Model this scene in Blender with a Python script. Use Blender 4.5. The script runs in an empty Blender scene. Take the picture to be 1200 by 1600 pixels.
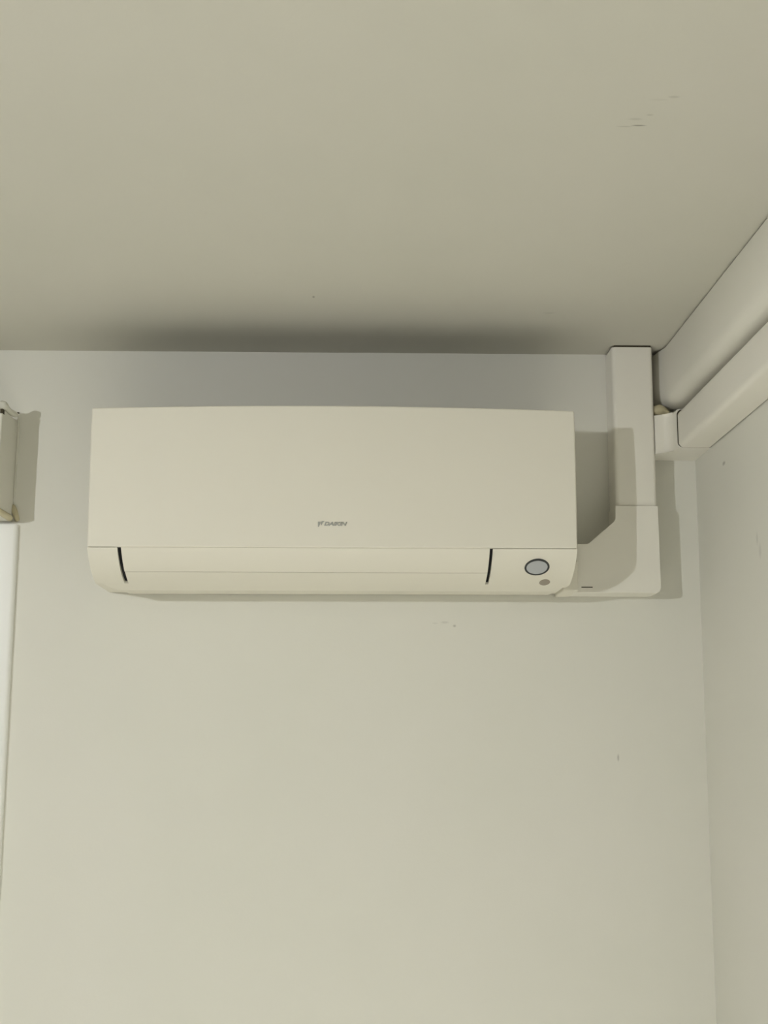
import bpy, bmesh, math, random
from mathutils import Vector, Matrix
random.seed(4)
S = bpy.context.scene
C = S.collection

# ---------------------------------------------------------------- camera, world, exposure
# world frame: X right along the back wall (0 = middle of the air conditioner), Y = 0 on the back wall,
# room towards -Y, Z = 0 at the underside of the air conditioner
F_PX = 2200.0
PITCH, YAW, ROLL = 0.16831, 0.02551, 0.00024
cam_d = bpy.data.cameras.new('camera')
cam = bpy.data.objects.new('camera', cam_d)
C.objects.link(cam)
cam_d.sensor_fit = 'VERTICAL'
cam_d.sensor_height = 36.0
cam_d.lens = 36.0 * F_PX / 1600.0
cam_d.clip_start = 0.02
fw = Vector((math.sin(YAW) * math.cos(PITCH), math.cos(YAW) * math.cos(PITCH), math.sin(PITCH)))
rt = Vector((math.cos(YAW), -math.sin(YAW), 0.0))
up = rt.cross(fw)
r2 = rt * math.cos(ROLL) + up * math.sin(ROLL)
u2 = up * math.cos(ROLL) - rt * math.sin(ROLL)
cam.matrix_world = Matrix(((r2.x, u2.x, -fw.x, 0.0238), (r2.y, u2.y, -fw.y, -2.4133),
                           (r2.z, u2.z, -fw.z, -0.2528), (0, 0, 0, 1)))
S.camera = cam

world = bpy.data.worlds.new('world')
S.world = world
world.use_nodes = True
world.node_tree.nodes['Background'].inputs[0].default_value = (0.75, 0.8, 0.85, 1)
world.node_tree.nodes['Background'].inputs[1].default_value = 0.3

S.view_settings.view_transform = 'Standard'
S.view_settings.look = 'None'
S.view_settings.gamma = 1.0
S.view_settings.use_curve_mapping = False
S.view_settings.exposure = -0.15

LAMP = (-1.35, -2.4, 0.14)       # bare bulb hanging below the ceiling, left of the camera
LAMP_POWER = 4900.0               # emission strength of the bulb glass
LAMP_COLOUR = (0.97, 0.985, 1.0)
DOWN = (0.25, -1.45)            # added unseen spot, lights the floor so it bounces onto the ceiling
DOWN_POWER = 430.0
DOWN_COLOUR = (1.0, 1.0, 0.985)

ZC = 0.4433        # ceiling
XR = 0.6335        # right wall
XL = -3.2          # left wall
YB = -5.6          # rear wall
ZF = -1.95         # floor


# ---------------------------------------------------------------- materials
def mat(name, col, rough=0.5, spec=0.4, marks=(), mottle=0.0, bump=0.0, bump_scale=400.0, vary=None):
    """Principled material; marks = (centre, (rx, ry, rz), colour, strength) are small dirt marks in object space."""
    m = bpy.data.materials.new(name)
    m.use_nodes = True
    nt = m.node_tree
    b = nt.nodes['Principled BSDF']
    b.inputs['Roughness'].default_value = rough
    b.inputs['Specular IOR Level'].default_value = spec
    base = nt.nodes.new('ShaderNodeRGB')
    base.outputs[0].default_value = (*col, 1)
    out = base.outputs[0]
    tc = nt.nodes.new('ShaderNodeTexCoord')
    if mottle:
        n = nt.nodes.new('ShaderNodeTexNoise')
        n.inputs['Scale'].default_value = 3.0
        n.inputs['Detail'].default_value = 3.0
        nt.links.new(tc.outputs['Object'], n.inputs['Vector'])
        ramp = nt.nodes.new('ShaderNodeMapRange')
        ramp.inputs['From Min'].default_value = 0.3
        ramp.inputs['From Max'].default_value = 0.7
        ramp.inputs['To Min'].default_value = 0.0
        ramp.inputs['To Max'].default_value = mottle
        nt.links.new(n.outputs['Fac'], ramp.inputs['Value'])
        mx = nt.nodes.new('ShaderNodeMixRGB')
        v = vary or (col[0] * 0.9, col[1] * 0.93, col[2] * 0.88)
        mx.inputs['Color2'].default_value = (*v, 1)
        nt.links.new(ramp.outputs[0], mx.inputs['Fac'])
        nt.links.new(out, mx.inputs['Color1'])
        out = mx.outputs[0]
    for (c, r, mc, st) in marks:
        sub = nt.nodes.new('ShaderNodeVectorMath'); sub.operation = 'SUBTRACT'
        sub.inputs[1].default_value = c
        nt.links.new(tc.outputs['Object'], sub.inputs[0])
        div = nt.nodes.new('ShaderNodeVectorMath'); div.operation = 'DIVIDE'
        div.inputs[1].default_value = r
        nt.links.new(sub.outputs[0], div.inputs[0])
        ln = nt.nodes.new('ShaderNodeVectorMath'); ln.operation = 'LENGTH'
        nt.links.new(div.outputs[0], ln.inputs[0])
        mr = nt.nodes.new('ShaderNodeMapRange')
        mr.inputs['From Min'].default_value = 0.35
        mr.inputs['From Max'].default_value = 1.0
        mr.inputs['To Min'].default_value = st
        mr.inputs['To Max'].default_value = 0.0
        nt.links.new(ln.outputs['Value'], mr.inputs['Value'])
        mx = nt.nodes.new('ShaderNodeMixRGB')
        mx.inputs['Color2'].default_value = (*mc, 1)
        nt.links.new(mr.outputs[0], mx.inputs['Fac'])
        nt.links.new(out, mx.inputs['Color1'])
        out = mx.outputs[0]
    nt.links.new(out, b.inputs['Base Color'])
    if bump:
        n = nt.nodes.new('ShaderNodeTexNoise')
        n.inputs['Scale'].default_value = bump_scale
        n.inputs['Detail'].default_value = 4.0
        nt.links.new(tc.outputs['Object'], n.inputs['Vector'])
        bp = nt.nodes.new('ShaderNodeBump')
        bp.inputs['Strength'].default_value = bump
        bp.inputs['Distance'].default_value = 0.0008
        nt.links.new(n.outputs['Fac'], bp.inputs['Height'])
        nt.links.new(bp.outputs[0], b.inputs['Normal'])
    return m


DK = (0.16, 0.15, 0.11)
WALL = (0.82, 0.805, 0.735)
M_wall = mat('painted_wall', WALL, 0.75, 0.2, mottle=0.25, bump=0.12, bump_scale=260, marks=[
    ((0.2065, 0, -0.0405), (0.0035, 0.02, 0.0028), DK, 0.40),
    ((0.190, 0, -0.0345), (0.009, 0.02, 0.0025), DK, 0.16),
    ((0.173, 0, -0.036), (0.006, 0.02, 0.002), DK, 0.10),
    ((0.4829, 0, -0.2635), (0.0022, 0.02, 0.0075), DK, 0.38),
    ((0.405, 0, 0.1975), (0.004, 0.02, 0.0025), DK, 0.3),
])
M_wall_r = mat('painted_wall_side', WALL, 0.75, 0.2, mottle=0.25, bump=0.12, bump_scale=260, marks=[
    ((XR, -0.184, 0.2089), (0.02, 0.011, 0.0042), DK, 0.45),
    ((XR, -0.350, 0.060), (0.02, 0.006, 0.012), DK, 0.16),
    ((XR, -0.362, 0.040), (0.02, 0.008, 0.014), DK, 0.14),
])
M_wall_far = mat('taupe_wall', (0.33, 0.31, 0.275), 0.75, 0.2, mottle=0.25)
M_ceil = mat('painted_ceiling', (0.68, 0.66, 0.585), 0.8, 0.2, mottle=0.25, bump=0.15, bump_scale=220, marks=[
    ((0.3490, -0.928, ZC), (0.0100, 0.0026, 0.02), DK, 0.60),
    ((0.334, -0.925, ZC), (0.012, 0.0022, 0.02), DK, 0.20),
    ((0.342, -0.944, ZC), (0.010, 0.004, 0.02), DK, 0.16),
    ((0.356, -0.955, ZC), (0.005, 0.003, 0.02), DK, 0.20),
    ((0.373, -0.999, ZC), (0.008, 0.004, 0.02), DK, 0.18),
    ((0.358, -0.992, ZC), (0.012, 0.003, 0.02), DK, 0.08),
    ((-0.0321, -0.3098, ZC), (0.0026, 0.006, 0.02), DK, 0.55),
    ((0.345, -0.238, ZC), (0.012, 0.006, 0.02), DK, 0.12),
])
M_floor = mat('tile_floor', (0.80, 0.78, 0.72), 0.45, 0.4, mottle=0.5)
M_ac = mat('ac_plastic', (0.86, 0.828, 0.725), 0.55, 0.2)
M_black = mat('black_gap', (0.012, 0.012, 0.014), 0.6, 0.2)
M_filter = mat('dusty_filter', (0.05, 0.05, 0.045), 0.8, 0.1)
M_logo = mat('logo_grey', (0.45, 0.45, 0.41), 0.35, 0.5)
M_ring = mat('indicator_ring', (0.03, 0.035, 0.035), 0.35, 0.5)
M_lens = mat('indicator_lens', (0.50, 0.52, 0.54), 0.4, 0.5)
M_sensor = mat('sensor_brown', (0.33, 0.28, 0.22), 0.3, 0.6)
M_trunk = mat('trunking_pvc', (0.90, 0.87, 0.79), 0.45, 0.35, mottle=0.15)
M_duct = mat('duct_paint', (0.88, 0.85, 0.77), 0.6, 0.25, mottle=0.4, bump=0.35, bump_scale=60)
M_seal = mat('old_sealant', (0.62, 0.57, 0.40), 0.6, 0.3, mottle=0.6, vary=(0.45, 0.37, 0.18), bump=0.4, bump_scale=90)
M_gap_dark = mat('dark_joint', (0.07, 0.06, 0.04), 0.8, 0.1)  # plain dark fill for joints, slots and gaps
M_gloss = mat('gloss_white_paint', (0.93, 0.93, 0.90), 0.3, 0.5, mottle=0.2)
M_box = mat('head_box_paint', (0.78, 0.76, 0.68), 0.6, 0.25, mottle=0.5, bump=0.3, bump_scale=70)


# ---------------------------------------------------------------- mesh helpers
def link(name, bm, m, parent=None, smooth=40, bevel=0.0, segs=3):
    bmesh.ops.recalc_face_normals(bm, faces=bm.faces[:])
    me = bpy.data.meshes.new(name)
    bm.to_mesh(me); bm.free()
    me.materials.append(m)
    o = bpy.data.objects.new(name, me)
    C.objects.link(o)
    if parent is not None:
        o.parent = parent
        o.matrix_parent_inverse = parent.matrix_world.inverted()
    if bevel:
        md = o.modifiers.new('bevel', 'BEVEL')
        md.width = bevel; md.segments = segs; md.limit_method = 'ANGLE'; md.angle_limit = math.radians(35)
    if smooth:
        for p in me.polygons:
            p.use_smooth = True
        me.set_sharp_from_angle(angle=math.radians(smooth))
    return o


def tag(o, label, cat, group=None):
    o['label'] = label; o['category'] = cat
    if group:
        o['group'] = group
    return o


def structure(o, label=None):
    o['kind'] = 'structure'
    if label:
        o['label'] = label
    return o


def add_box(bm, x0, x1, y0, y1, z0, z1):
    v = [bm.verts.new(p) for p in ((x0, y0, z0), (x1, y0, z0), (x1, y1, z0), (x0, y1, z0),
                                   (x0, y0, z1), (x1, y0, z1), (x1, y1, z1), (x0, y1, z1))]
    for f in ((3, 2, 1, 0), (4, 5, 6, 7), (0, 1, 5, 4), (1, 2, 6, 5), (2, 3, 7, 6), (3, 0, 4, 7)):
        bm.faces.new([v[i] for i in f])


def box(*a):
    bm = bmesh.new(); add_box(bm, *a); return bm


def prism(pts, axis, a, b):
    """Extrude a 2-D outline. axis 'z': pts are (x, y); 'y': (x, z); 'x': (y, z)."""
    f = {'z': lambda p, t: (p[0], p[1], t), 'y': lambda p, t: (p[0], t, p[1]), 'x': lambda p, t: (t, p[0], p[1])}[axis]
    bm = bmesh.new()
    A = [bm.verts.new(f(p, a)) for p in pts]
    B = [bm.verts.new(f(p, b)) for p in pts]
    n = len(pts)
    bm.faces.new(A); bm.faces.new(B[::-1])
    for i in range(n):
        j = (i + 1) % n
        bm.faces.new((A[i], A[j], B[j], B[i]))
    return bm


def fillet(pts, radii, n=6):
    """Round the corners of an outline."""
    out = []
    k = len(pts)
    for i, p in enumerate(pts):
        r = radii[i]
        p = Vector(p)
        if r <= 0:
            out.append(tuple(p)); continue
        a = Vector(pts[i - 1]) - p; b = Vector(pts[(i + 1) % k]) - p
        a.normalize(); b.normalize()
        ang = a.angle(b)
        d = r / math.tan(ang / 2)
        t0 = p + a * d; t1 = p + b * d
        c = p + (a + b).normalized() * (r / math.sin(ang / 2))
        v0 = t0 - c; v1 = t1 - c
        th = v0.angle_signed(v1)
        for s in range(n + 1):
            q = v0.copy(); q.rotate(Matrix.Rotation(-th * s / n, 2))
            out.append(tuple(c + q))
    return out


def bevel_where(bm, test, w, segs=4):
    es = [e for e in bm.edges if test(e.verts[0].co, e.verts[1].co)]
    bmesh.ops.bevel(bm, geom=es, offset=w, segments=segs, profile=0.5, affect='EDGES', clamp_overlap=True)
    return bm


# ---------------------------------------------------------------- the room
T = 0.12
structure(link('wall_back', box(XL - T, XR + T, 0.0, T, ZF - T, ZC + T), M_wall, smooth=0), 'off white painted back wall')
structure(link('wall_right', box(XR, XR + T, YB, 0.0, ZF - T, ZC + T), M_wall_r, smooth=0), 'off white painted right wall')
structure(link('wall_left', box(XL - T, XL, YB, 0.0, ZF - T, ZC + T), M_wall_far, smooth=0))
structure(link('wall_rear', box(XL - T, XR + T, YB - T, YB, ZF - T, ZC + T), M_wall_far, smooth=0))
structure(link('floor', box(XL, XR, YB, 0.0, ZF - T, ZF), M_floor, smooth=0))
structure(link('ceiling', box(XL, XR, YB, 0.0, ZC, ZC + T), M_ceil, smooth=0), 'off white painted ceiling with small scuffs')

# door at the left edge of the picture: leaf, casings, boxed head above
ZD = 0.131
bm = prism(fillet([(-0.625, 0.0), (-0.5445, 0.0), (-0.5445, -0.014), (-0.625, -0.014)], [0, 0, 0.006, 0.004]), 'z', ZF, ZD)
for v in bm.verts:                                  # the casing leans a little out of plumb
    v.co.x -= 0.0085 * (ZD - v.co.z) / 0.61 * (0.6 if v.co.z < -1 else 1.0)
structure(link('trim_1', bm, M_gloss), 'glossy white door casing below the projecting head box')
bm = prism(fillet([(-1.53, 0.0), (-1.45, 0.0), (-1.45, -0.014), (-1.53, -0.014)], [0, 0, 0.004, 0.006]), 'z', ZF, ZD)
structure(link('trim_2', bm, M_gloss), 'glossy white door casing')
door = structure(link('door_1', box(-1.448, -0.648, -0.008, 0.0, ZF + 0.006, ZD - 0.004), M_gloss, bevel=0.002))
for zz0, zz1 in ((-1.75, -1.05), (-0.9, -0.05)):
    link('door_panel', box(-1.33, -0.77, -0.0125, -0.008, zz0, zz1), M_gloss, door, bevel=0.003)

# boxed head over the door, its plastered end shows at the picture's edge
head = bpy.data.objects.new('door_head_box', None)
C.objects.link(head); head.location = (-1.05, 0, ZD + 0.004)
bpy.context.view_layer.update()
tag(head, 'white plastered box projecting from the wall above the door casing', 'box')
PB = 0.110
bm = prism([(0.0, ZD + 0.005), (-PB, ZD + 0.008), (-PB, 0.3120), (-0.012, 0.3140), (0.0, 0.3110)], 'x', -1.56, -0.5540)
for v in bm.verts:
    if v.co.x > -1 and v.co.z < 0.2:
        v.co.x -= 0.0025
link('head_casing', bm, M_box, head, smooth=0, bevel=0.0025)
# filler bead in the chipped corner and along the wall joint
def lump(name, pts, m, parent=None, sub=2, jit=0.0):
    """A lumpy bead: skinned chain of (x, y, z, r)."""
    bm = bmesh.new()
    rings = []
    n = 8
    for i, (x, y, z, r) in enumerate(pts):
        a = Vector(pts[max(i - 1, 0)][:3]); b = Vector(pts[min(i + 1, len(pts) - 1)][:3])
        d = (b - a).normalized()
        s = d.cross(Vector((0.31, 0.2, 0.93))).normalized()
        t = d.cross(s)
        rings.append([bm.verts.new(Vector((x, y, z)) + (s * math.cos(k * 2 * math.pi / n) + t * math.sin(k * 2 * math.pi / n))
                                   * r * (1 + random.uniform(-jit, jit))) for k in range(n)])
    for a, b in zip(rings[:-1], rings[1:]):
        for k in range(n):
            bm.faces.new((a[k], a[(k + 1) % n], b[(k + 1) % n], b[k]))
    bm.faces.new(rings[0][::-1]); bm.faces.new(rings[-1])
    o = link(name, bm, m, parent, smooth=80)
    if sub:
        md = o.modifiers.new('sub', 'SUBSURF'); md.levels = sub; md.render_levels = sub
    return o

lump('joint_filler', [(-0.5530, -0.001, 0.325, 0.002), (-0.5525, -0.002, 0.305, 0.0026), (-0.553, -0.0015, 0.26, 0.0022),
                      (-0.554, -0.001, 0.22, 0.0018), (-0.555, -0.001, 0.175, 0.002)], M_box, head, jit=0.3)
lump('plaster_bead', [(-0.5545, -0.006, 0.324, 0.005), (-0.556, -0.025, 0.322, 0.006), (-0.557, -0.055, 0.3195, 0.006), (-0.5575, -0.080, 0.319, 0.007),
                      (-0.5575, -0.098, 0.320, 0.009), (-0.558, -0.106, 0.3165, 0.006)], M_box, head, jit=0.3)
lump('sealant_bead', [(-0.556, -0.003, 0.168, 0.0035), (-0.553, -0.004, 0.157, 0.0055), (-0.5495, -0.004, 0.147, 0.0065),
                      (-0.5465, -0.003, 0.1365, 0.005)], M_seal, head, jit=0.35)
lump('sealant_bead', [(-0.5585, -0.112, 0.142, 0.0045), (-0.558, -0.090, 0.142, 0.006), (-0.558, -0.060, 0.141, 0.0055), (-0.5575, -0.030, 0.142, 0.0065),
                      (-0.557, -0.010, 0.140, 0.006)], M_seal, head, jit=0.35)
link('joint_gap', box(-0.5580, -0.5532, -PB - 0.0008, -PB + 0.010, 0.3030, 0.3105), M_gap_dark, head, smooth=0)
link('joint_gap', box(-0.5560, -0.5520, -0.0040, -0.0003, 0.3285, 0.3305), M_gap_dark, head, smooth=0)


# ---------------------------------------------------------------- the air conditioner
W = 0.385
ac = bpy.data.objects.new('air_conditioner', None)
C.objects.link(ac)
tag(ac, 'cream white split air conditioner mounted high on the wall', 'air conditioner')

# lower front: profile that sweeps back under the front panel, (Y, Z)
KEY = [(-0.2220, 0.0616), (-0.2165, 0.0555), (-0.2090, 0.0484), (-0.1950, 0.0380), (-0.1790, 0.0289), (-0.1590, 0.0211),
       (-0.1370, 0.0148), (-0.1180, 0.0100), (-0.1060, 0.0072)]


def curve_y(z):
    for (y0, z0), (y1, z1) in zip(KEY[:-1], KEY[1:]):
        if z1 <= z <= z0:
            t = (z - z0) / (z1 - z0)
            return y0 + (y1 - y0) * t
    return KEY[-1][0]


def catmull(P, n=5):
    out = []
    for i in range(len(P) - 1):
        p0 = P[max(i - 1, 0)]; p1 = P[i]; p2 = P[i + 1]; p3 = P[min(i + 2, len(P) - 1)]
        for s in range(n):
            t = s / n
            out.append(tuple(0.5 * (2 * b + (c - a) * t + (2 * a - 5 * b + 4 * c - d) * t * t + (3 * b - a - 3 * c + d) * t ** 3)
                             for a, b, c, d in zip(p0, p1, p2, p3)))
    out.append(P[-1])
    return out


CUR = catmull(KEY)
I_SEAM = 4 * 5        # seam between the two flaps
I_END = 6 * 5         # end of the flaps


def offset(pts, d):
    """Push a (Y, Z) profile inwards (towards the wall and up)."""
    out = []
    for i, p in enumerate(pts):
        a = pts[max(i - 1, 0)]; b = pts[min(i + 1, len(pts) - 1)]
        t = Vector((b[0] - a[0], b[1] - a[1])).normalized()
        out.append((p[0] - t.y * d, p[1] + t.x * d))
    return out


def shell(pts, x0, x1, th=0.004):
    back = offset(pts, th)
    return prism(pts + back[::-1], 'x', x0, x1)


# chassis behind everything
link('chassis', prism([(-0.001, 0.020), (-0.001, 0.295), (-0.06, 0.295), (-0.200, 0.2845), (-0.206, 0.280), (-0.206, 0.072), (-0.10, 0.020)],
                      'x', -W + 0.0015, W - 0.0015), M_ac, ac, bevel=0.002)
# air intake on top: dusty filter with cross bars, unseen from below, put in dark to absorb bounce
bm = prism([(-0.012, 0.2802), (-0.012, 0.2953), (-0.061, 0.2953), (-0.196, 0.2852), (-0.196, 0.2802)], 'x', -0.372, 0.372)
for k in range(15):
    xk = -0.372 + 0.744 * k / 14
    add_box(bm, xk - 0.0015, xk + 0.0015, -0.055, -0.012, 0.2952, 0.2962)
link('intake_grille', bm, M_filter, ac, smooth=0)
# front panel: gently arched top edge, softly rolled lower edge
bm = bmesh.new()
NX, NZ = 28, 12
front, back = [], []
for i in range(NX + 1):
    x = -W + 2 * W * i / NX
    top = 0.2855 + 0.0062 * (1 - (x / W) ** 2)
    fr, bk = [], []
    for j in range(NZ + 1):
        z = 0.0624 + (top - 0.0624) * j / NZ
        t = j / NZ
        y = -0.2225 - 0.0025 * math.sin(math.pi * t)
        fr.append(bm.verts.new((x, y, z)))
        bk.append(bm.verts.new((x, -0.2065, z)))
    front.append(fr); back.append(bk)
for i in range(NX):
    for j in range(NZ):
        bm.faces.new((front[i][j], front[i + 1][j], front[i + 1][j + 1], front[i][j + 1]))
        bm.faces.new((back[i][j], back[i][j + 1], back[i + 1][j + 1], back[i + 1][j]))
    bm.faces.new((front[i][0], back[i][0], back[i + 1][0], front[i + 1][0]))
    bm.faces.new((front[i][NZ], front[i + 1][NZ], back[i + 1][NZ], back[i][NZ]))
for j in range(NZ):
    bm.faces.new((front[0][j], front[0][j + 1], back[0][j + 1], back[0][j]))
    bm.faces.new((front[NX][j], back[NX][j], back[NX][j + 1], front[NX][j + 1]))
panel = link('front_panel', bm, M_ac, ac, bevel=0.0022)

# lower casing ends either side of the flaps
closed = CUR[:I_END + 1] + [(-0.125, 0.0148), (-0.001, 0.0155), (-0.001, 0.0616)]
GL0, GL1 = -0.3381, -0.3321       # left slot
GR0, GR1 = 0.2466, 0.2516         # right slot
link('end_casing', prism(closed, 'x', -W, GL0), M_ac, ac, smooth=35)
right_end = link('end_casing', prism(closed, 'x', GR1, W), M_ac, ac, smooth=35)
# dark air outlet behind the flaps
liner = offset(CUR[:I_END + 1], 0.006)
link('air_outlet', prism(liner + [(-0.05, 0.022), (-0.05, 0.058), (liner[0][0], 0.0612)], 'x', GL0 - 0.001, GR1 + 0.001), M_black, ac, smooth=0)
link('upper_flap', shell(CUR[:I_SEAM + 1], GL1, GR0, 0.0035), M_ac, ac, smooth=35)
low = CUR[I_SEAM:I_END + 1]
low = [(low[0][0] + 0.0010, low[0][1] - 0.0007)] + low[1:]
link('lower_flap', shell(low, GL1 + 0.0006, GR0, 0.0035), M_ac, ac, smooth=35)
# bottom lip under the flaps, its ends cut on a slant
lip = CUR[I_END:]
bm = bmesh.new()
lo, hi = [], []
up_l = [(y, 0.0185) for y, z in lip]
n = len(lip)
rows = []
for k, (y, z) in enumerate(lip):
    t = k / (n - 1)
    xl, xr = -0.374 + 0.024 * t, 0.3775 - 0.009 * t
    rows.append([bm.verts.new((xl, y, z)), bm.verts.new((xr, y, z)), bm.verts.new((xr, y, 0.0190)), bm.verts.new((xl, y, 0.0190))])
xl, xr = -0.350, 0.3685
rows.append([bm.verts.new((xl, -0.099, 0.0085)), bm.verts.new((xr, -0.099, 0.0085)), bm.verts.new((xr, -0.099, 0.019)), bm.verts.new((xl, -0.099, 0.019))])
rows.append([bm.verts.new((xl, -0.002, 0.0130)), bm.verts.new((xr, -0.002, 0.0130)), bm.verts.new((xr, -0.002, 0.019)), bm.verts.new((xl, -0.002, 0.019))])
for a, b in zip(rows[:-1], rows[1:]):
    for q in range(4):
        bm.faces.new((a[q], a[(q + 1) % 4], b[(q + 1) % 4], b[q]))
bm.faces.new(rows[0][::-1]); bm.faces.new(rows[-1])
link('bottom_lip', bm, M_ac, ac, smooth=30)
# narrow side cap towards the trunking
link('side_cap', box(W - 0.005, 0.4056, -0.098, -0.002, 0.0095, 0.0605), M_ac, ac, smooth=30, bevel=0.002)


def on_curve(z):
    y = curve_y(z)
    dz = 0.004
    t = Vector((0, curve_y(z + dz) - curve_y(z - dz), 2 * dz)).normalized()
    nrm = t.cross(Vector((1, 0, 0)))
    if nrm.y > 0:
        nrm = -nrm
    return y, t, nrm


def disc(name, x, z, r, h, m, parent, hollow=0.0, lift=0.0, rz=None, dome=0.0, segs=40):
    y, t, nrm = on_curve(z)
    o = Vector((x, y, z)) + nrm * lift
    bm = bmesh.new()
    X = Vector((1, 0, 0))
    rz = rz or r
    def ring(s, hh):
        return [bm.verts.new(o + (X * math.cos(a) * r + t * math.sin(a) * rz) * s + nrm * hh)
                for a in [2 * math.pi * k / segs for k in range(segs)]]
    prof = [(1.0, -0.004), (1.0, h * 0.6), (0.985, h)]
    if hollow:
        prof += [(hollow + 0.015, h), (hollow, h * 0.6), (hollow, -0.004)]
    elif dome:
        prof += [(0.9, h + dome * 0.19), (0.7, h + dome * 0.51), (0.4, h + dome * 0.84), (0.1, h + dome)]
    R = [ring(*p) for p in prof]
    for a, b in zip(R[:-1], R[1:]):
        for k in range(segs):
            bm.faces.new((a[k], a[(k + 1) % segs], b[(k + 1) % segs], b[k]))
    if hollow:
        a, b = R[-1], R[0]
        for k in range(segs):
            bm.faces.new((a[k], a[(k + 1) % segs], b[(k + 1) % segs], b[k]))
    else:
        bm.faces.new(R[-1]); bm.faces.new(R[0][::-1])
    return link(name, bm, m, parent, smooth=35)


ind = disc('indicator_lamp', 0.3245, 0.0365, 0.0170, 0.0006, M_lens, ac, dome=0.0004)
ind['label'] = 'round grey indicator window'
disc('indicator_ring', 0.3245, 0.0365, 0.0200, 0.0010, M_ring, ind, hollow=0.84)
sen = disc('sensor_eye', 0.3425, 0.0178, 0.0088, 0.0004, M_sensor, ac, rz=0.0125)
sen['label'] = 'small brown sensor eye'

# maker's mark on the panel: emblem and slanted lettering
def flat_text(name, body, height, width, x0, y, z0, m, parent, shear=0.25, bold=0.0):
    cu = bpy.data.curves.new(name, 'FONT')
    cu.body = body; cu.size = 1.0; cu.shear = shear; cu.offset = bold; cu.extrude = 0.0; cu.space_character = 1.0
    tmp = bpy.data.objects.new(name, cu)
    C.objects.link(tmp)
    bpy.context.view_layer.update()
    me = bpy.data.meshes.new_from_object(tmp.evaluated_get(bpy.context.evaluated_depsgraph_get()))
    bpy.data.objects.remove(tmp)
    xs = [v.co.x for v in me.vertices]; yy = [v.co.y for v in me.vertices]
    sx = width / (max(xs) - min(xs)); sz = height / (max(yy) - min(yy))
    bx, by = min(xs), min(yy)
    for v in me.vertices:
        v.co = ((v.co.x - bx) * sx + x0, y, (v.co.y - by) * sz + z0)
    bm = bmesh.new(); bm.from_mesh(me); bpy.data.meshes.remove(me)
    r = bmesh.ops.extrude_face_region(bm, geom=bm.faces[:])
    for g in r['geom']:
        if isinstance(g, bmesh.types.BMVert):
            g.co.y += 0.0009
    return link(name, bm, m, parent, smooth=0)


YP = -0.2244
lt = flat_text('logo_lettering', 'DAIKIN', 0.0062, 0.0365, -0.0148, YP, 0.0970, M_logo, panel, shear=0.3, bold=0.045)
bm = bmesh.new()
def poly(pts):
    a = [bm.verts.new((x, YP, z)) for x, z in pts]; b = [bm.verts.new((x, YP + 0.0009, z)) for x, z in pts]
    bm.faces.new(a); bm.faces.new(b[::-1])
    for i in range(len(pts)):
        j = (i + 1) % len(pts); bm.faces.new((a[i], b[i], b[j], a[j]))
poly([(-0.0244, 0.1034), (-0.0244, 0.0952), (-0.0228, 0.0952), (-0.0205, 0.1005), (-0.0201, 0.1034)])
poly([(-0.0196, 0.1036), (-0.0200, 0.1005), (-0.0194, 0.0975), (-0.0182, 0.0985), (-0.0166, 0.1022), (-0.0138, 0.1040), (-0.0165, 0.1045)])
link('logo_emblem', bm, M_logo, panel, smooth=0)


# ---------------------------------------------------------------- trunking
FR = -0.060
# vertical run up to the ceiling
bm = prism(fillet([(0.4795, 0.0), (0.4795, FR), (0.5500, FR), (0.5500, 0.0)], [0, 0.008, 0.006, 0]), 'z', 0.1597, 0.4402)
vt = link('cable_trunking', bm, M_trunk, bevel=0.0010)
tag(vt, 'white vertical trunking rising to the ceiling beside the air conditioner', 'trunking')
link('ceiling_gap_shade', box(0.484, 0.5475, FR + 0.001, -0.001, 0.4402, 0.4431), M_gap_dark, vt, smooth=0)  # solid dark strip stands in for the shadow in the gap

# elbow cover at its foot, turning in behind the air conditioner
pts = fillet([(0.400, 0.0105), (0.5515, 0.0105), (0.5515, 0.1592), (0.4775, 0.1592), (0.4775, 0.134), (0.430, 0.0935), (0.400, 0.0935)],
             [0, 0.009, 0, 0, 0.012, 0.004, 0])
bm = prism(pts, 'y', -0.0625, 0.0)
def front_edge(a, b):
    return a.y < -0.06 and b.y < -0.06 and not (a.x < 0.401 and b.x < 0.401) and not (a.z > 0.158 and b.z > 0.158)
bevel_where(bm, front_edge, 0.008, 5)
el = link('elbow_cover', bm, M_trunk, smooth=50)
el.modifiers.new('normals', 'WEIGHTED_NORMAL').keep_sharp = True
tag(el, 'white elbow cover joining the vertical trunking to the air conditioner', 'trunking')
link('clip_slot', box(0.4165, 0.4355, -0.0629, -0.0600, 0.0190, 0.0205), M_gap_dark, el, smooth=0)

# corner bend on the right, low run along the side wall
ZB, ZT = 0.2513, 0.3190
YE = -0.1046
pl = [(0.5505, -0.0005), (0.5505, -0.060), (0.564, -0.060), (0.5690, -0.0615), (0.5735, -0.066), (0.5762, -0.0725), (0.5772, -0.080), (0.5772, YE),
      (XR, YE), (XR, -0.0005)]
bm = prism(pl, 'z', ZB, ZT)
def bend_edge(a, b):
    if abs(a.z - b.z) > 1e-5:
        return False
    ok = lambda p: p.x < 0.58 and p.y < -0.01
    return ok(a) and ok(b)
bevel_where(bm, bend_edge, 0.009, 5)
bend = link('corner_bend', bm, M_trunk, smooth=50)
bend.modifiers.new('normals', 'WEIGHTED_NORMAL').keep_sharp = True
tag(bend, 'white trunking corner bend between the vertical and the side wall trunking', 'trunking')
sec = fillet([(0.5795, ZB + 0.0006), (0.5795, ZT - 0.0035), (XR - 0.0022, ZT - 0.0035), (XR - 0.0022, ZB + 0.0006)], [0.0095, 0.0095, 0, 0])
low = link('cable_trunking', prism(sec, 'y', YE - 0.0016, -3.4), M_trunk, smooth=50)
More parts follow.
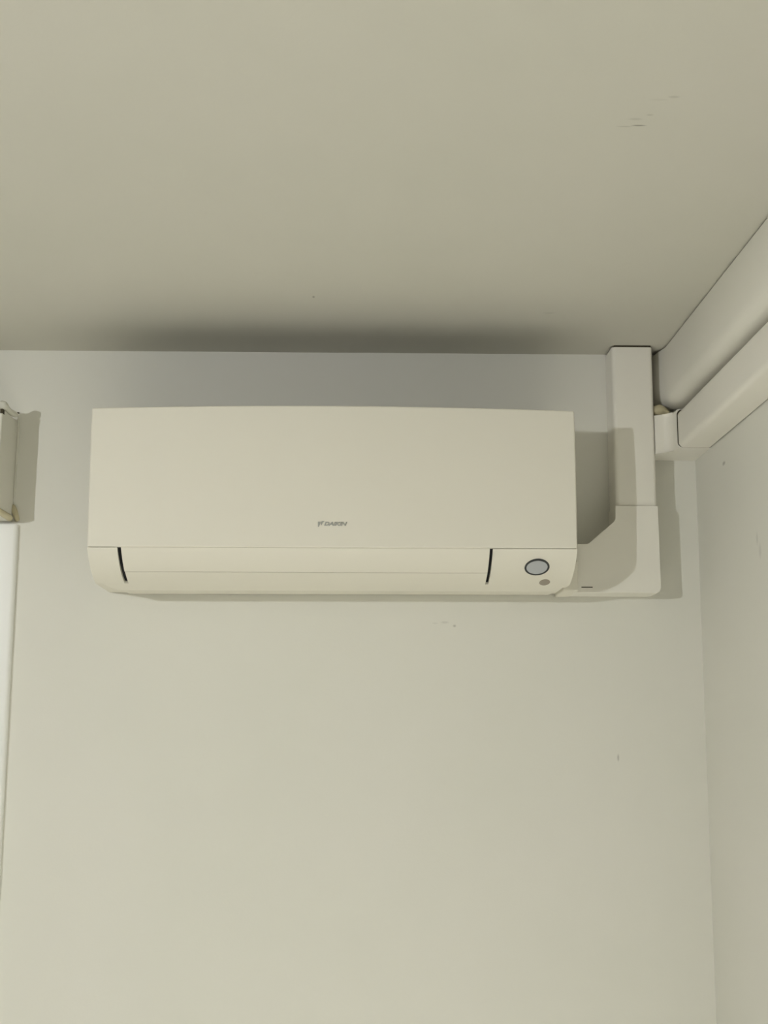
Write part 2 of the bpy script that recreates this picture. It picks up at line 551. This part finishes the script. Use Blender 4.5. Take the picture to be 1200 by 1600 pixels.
tag(low, 'white square trunking running along the right wall below the rounded duct', 'trunking')
gsk = fillet([(0.5782, ZB + 0.0012), (0.5782, ZT - 0.0012), (XR - 0.001, ZT - 0.0012), (XR - 0.001, ZB + 0.0012)], [0.009, 0.009, 0, 0])
link('joint_gap', prism(gsk, 'y', YE + 0.004, YE - 0.0016), M_gap_dark, bend, smooth=0)  # dark inset stands in for the shade between bend and trunking

# rounded duct under the ceiling
def duct_ring(xl, zb, r, ztop):
    p = [(XR - 0.001, ztop), (xl + 0.003, ztop), (xl, ztop - 0.004)]
    for k in range(9):
        a = math.pi / 2 * k / 8
        p.append((xl + r * (1 - math.cos(a)), zb + r * (1 - math.sin(a))))
    p.append((XR - 0.001, zb))
    return p
bm = bmesh.new()
rings = []
for y, xl, zb, r, zt_ in ((-0.001, 0.5585, 0.343, 0.022, 0.4365), (-0.014, 0.5590, 0.340, 0.024, 0.4375), (-0.030, 0.5640, 0.336, 0.028, 0.4400),
                         (-0.05, 0.5718, 0.331, 0.031, 0.4422), (-0.08, 0.5727, 0.328, 0.031, 0.4425), (-0.5, 0.5727, 0.328, 0.031, 0.4425),
                         (-1.2, 0.5727, 0.328, 0.031, 0.4425), (-3.4, 0.5727, 0.328, 0.031, 0.4425)):
    rings.append([bm.verts.new((x, y, z)) for x, z in duct_ring(xl, zb, r, zt_)])
m_ = len(rings[0])
for a, b in zip(rings[:-1], rings[1:]):
    for k in range(m_):
        bm.faces.new((a[k], a[(k + 1) % m_], b[(k + 1) % m_], b[k]))
bm.faces.new(rings[0][::-1]); bm.faces.new(rings[-1])
tag(link('ceiling_duct', bm, M_duct, smooth=50), 'off white boxed duct with rounded lower edge under the ceiling', 'duct')

sl = lump('sealant_blob', [(0.5525, -0.034, 0.3250, 0.007), (0.5565, -0.046, 0.3310, 0.0105), (0.5635, -0.050, 0.3295, 0.0110),
                           (0.572, -0.047, 0.3255, 0.008), (0.580, -0.052, 0.3225, 0.0045)], M_seal, jit=0.2)
tag(sl, 'yellowed sealant blob squeezed between rounded duct and trunking bend', 'sealant')


# ---------------------------------------------------------------- hanging bulb behind the camera
lamp = bpy.data.objects.new('pendant_lamp', None)
C.objects.link(lamp); lamp.location = (LAMP[0], LAMP[1], ZC)
bpy.context.view_layer.update()
tag(lamp, 'bare bulb hanging on a short cord from the ceiling', 'lamp')
M_bulb = bpy.data.materials.new('bulb_glow'); M_bulb.use_nodes = True
nt = M_bulb.node_tree
nt.nodes.remove(nt.nodes['Principled BSDF'])
em = nt.nodes.new('ShaderNodeEmission')
em.inputs[0].default_value = (*LAMP_COLOUR, 1); em.inputs[1].default_value = LAMP_POWER
nt.links.new(em.outputs[0], nt.nodes['Material Output'].inputs[0])


def lathe(prof, cx, cy, n=20):
    bm = bmesh.new()
    R = [[bm.verts.new((cx + r * math.cos(2 * math.pi * k / n), cy + r * math.sin(2 * math.pi * k / n), z)) for k in range(n)] for r, z in prof]
    for a, b in zip(R[:-1], R[1:]):
        for k in range(n):
            bm.faces.new((a[k], a[(k + 1) % n], b[(k + 1) % n], b[k]))
    bm.faces.new(R[0][::-1]); bm.faces.new(R[-1])
    return bm


lx, ly, lz = LAMP
link('ceiling_rose', lathe([(0.045, ZC), (0.043, ZC - 0.014), (0.02, ZC - 0.028), (0.006, ZC - 0.032)], lx, ly), M_gloss, lamp)
link('cord', lathe([(0.003, ZC - 0.030), (0.003, lz + 0.092)], lx, ly, 8), M_gloss, lamp)
link('socket', lathe([(0.006, lz + 0.094), (0.013, lz + 0.086), (0.014, lz + 0.038), (0.012, lz + 0.036)], lx, ly), M_gloss, lamp)
rb = 0.014
link('bulb', lathe([(0.009, lz + 0.038), (0.009, lz + 0.026), (0.012, lz + 0.012)] +
                   [(rb * math.cos(a), lz + rb * math.sin(a)) for a in (0.2, -0.15, -0.5, -0.85, -1.2, -1.5)], lx, ly, 16), M_bulb, lamp)

# ---------------------------------------------------------------- added downlight above the frame, put in for its floor bounce
dl = bpy.data.objects.new('added_downlight', None)
C.objects.link(dl); dl.location = (DOWN[0], DOWN[1], ZC)
bpy.context.view_layer.update()
tag(dl, 'small round unseen downlight added in the ceiling to light the floor', 'light')
dx, dy = DOWN
link('trim_ring', lathe([(0.050, ZC), (0.050, ZC - 0.003), (0.044, ZC - 0.006), (0.036, ZC - 0.004), (0.036, ZC)], dx, dy, 28), M_gloss, dl)
M_led = M_bulb.copy(); M_led.name = 'added_light_glow'
for n_ in M_led.node_tree.nodes:
    if n_.type == 'EMISSION':
        n_.inputs[1].default_value = 4.0
link('diffuser', lathe([(0.0345, ZC - 0.0042), (0.0345, ZC - 0.0052), (0.01, ZC - 0.0054)], dx, dy, 28), M_led, dl)
sp = bpy.data.lights.new('added_floor_beam', 'SPOT')
sp.energy = DOWN_POWER; sp.color = DOWN_COLOUR
sp.spot_size = math.radians(54); sp.spot_blend = 0.5; sp.shadow_soft_size = 0.03
so = bpy.data.objects.new('added_floor_beam', sp)
C.objects.link(so); so.parent = dl; so.matrix_parent_inverse = Matrix.Identity(4)
so.location = (0, 0, -0.012); so.rotation_euler = (0, 0, 0)
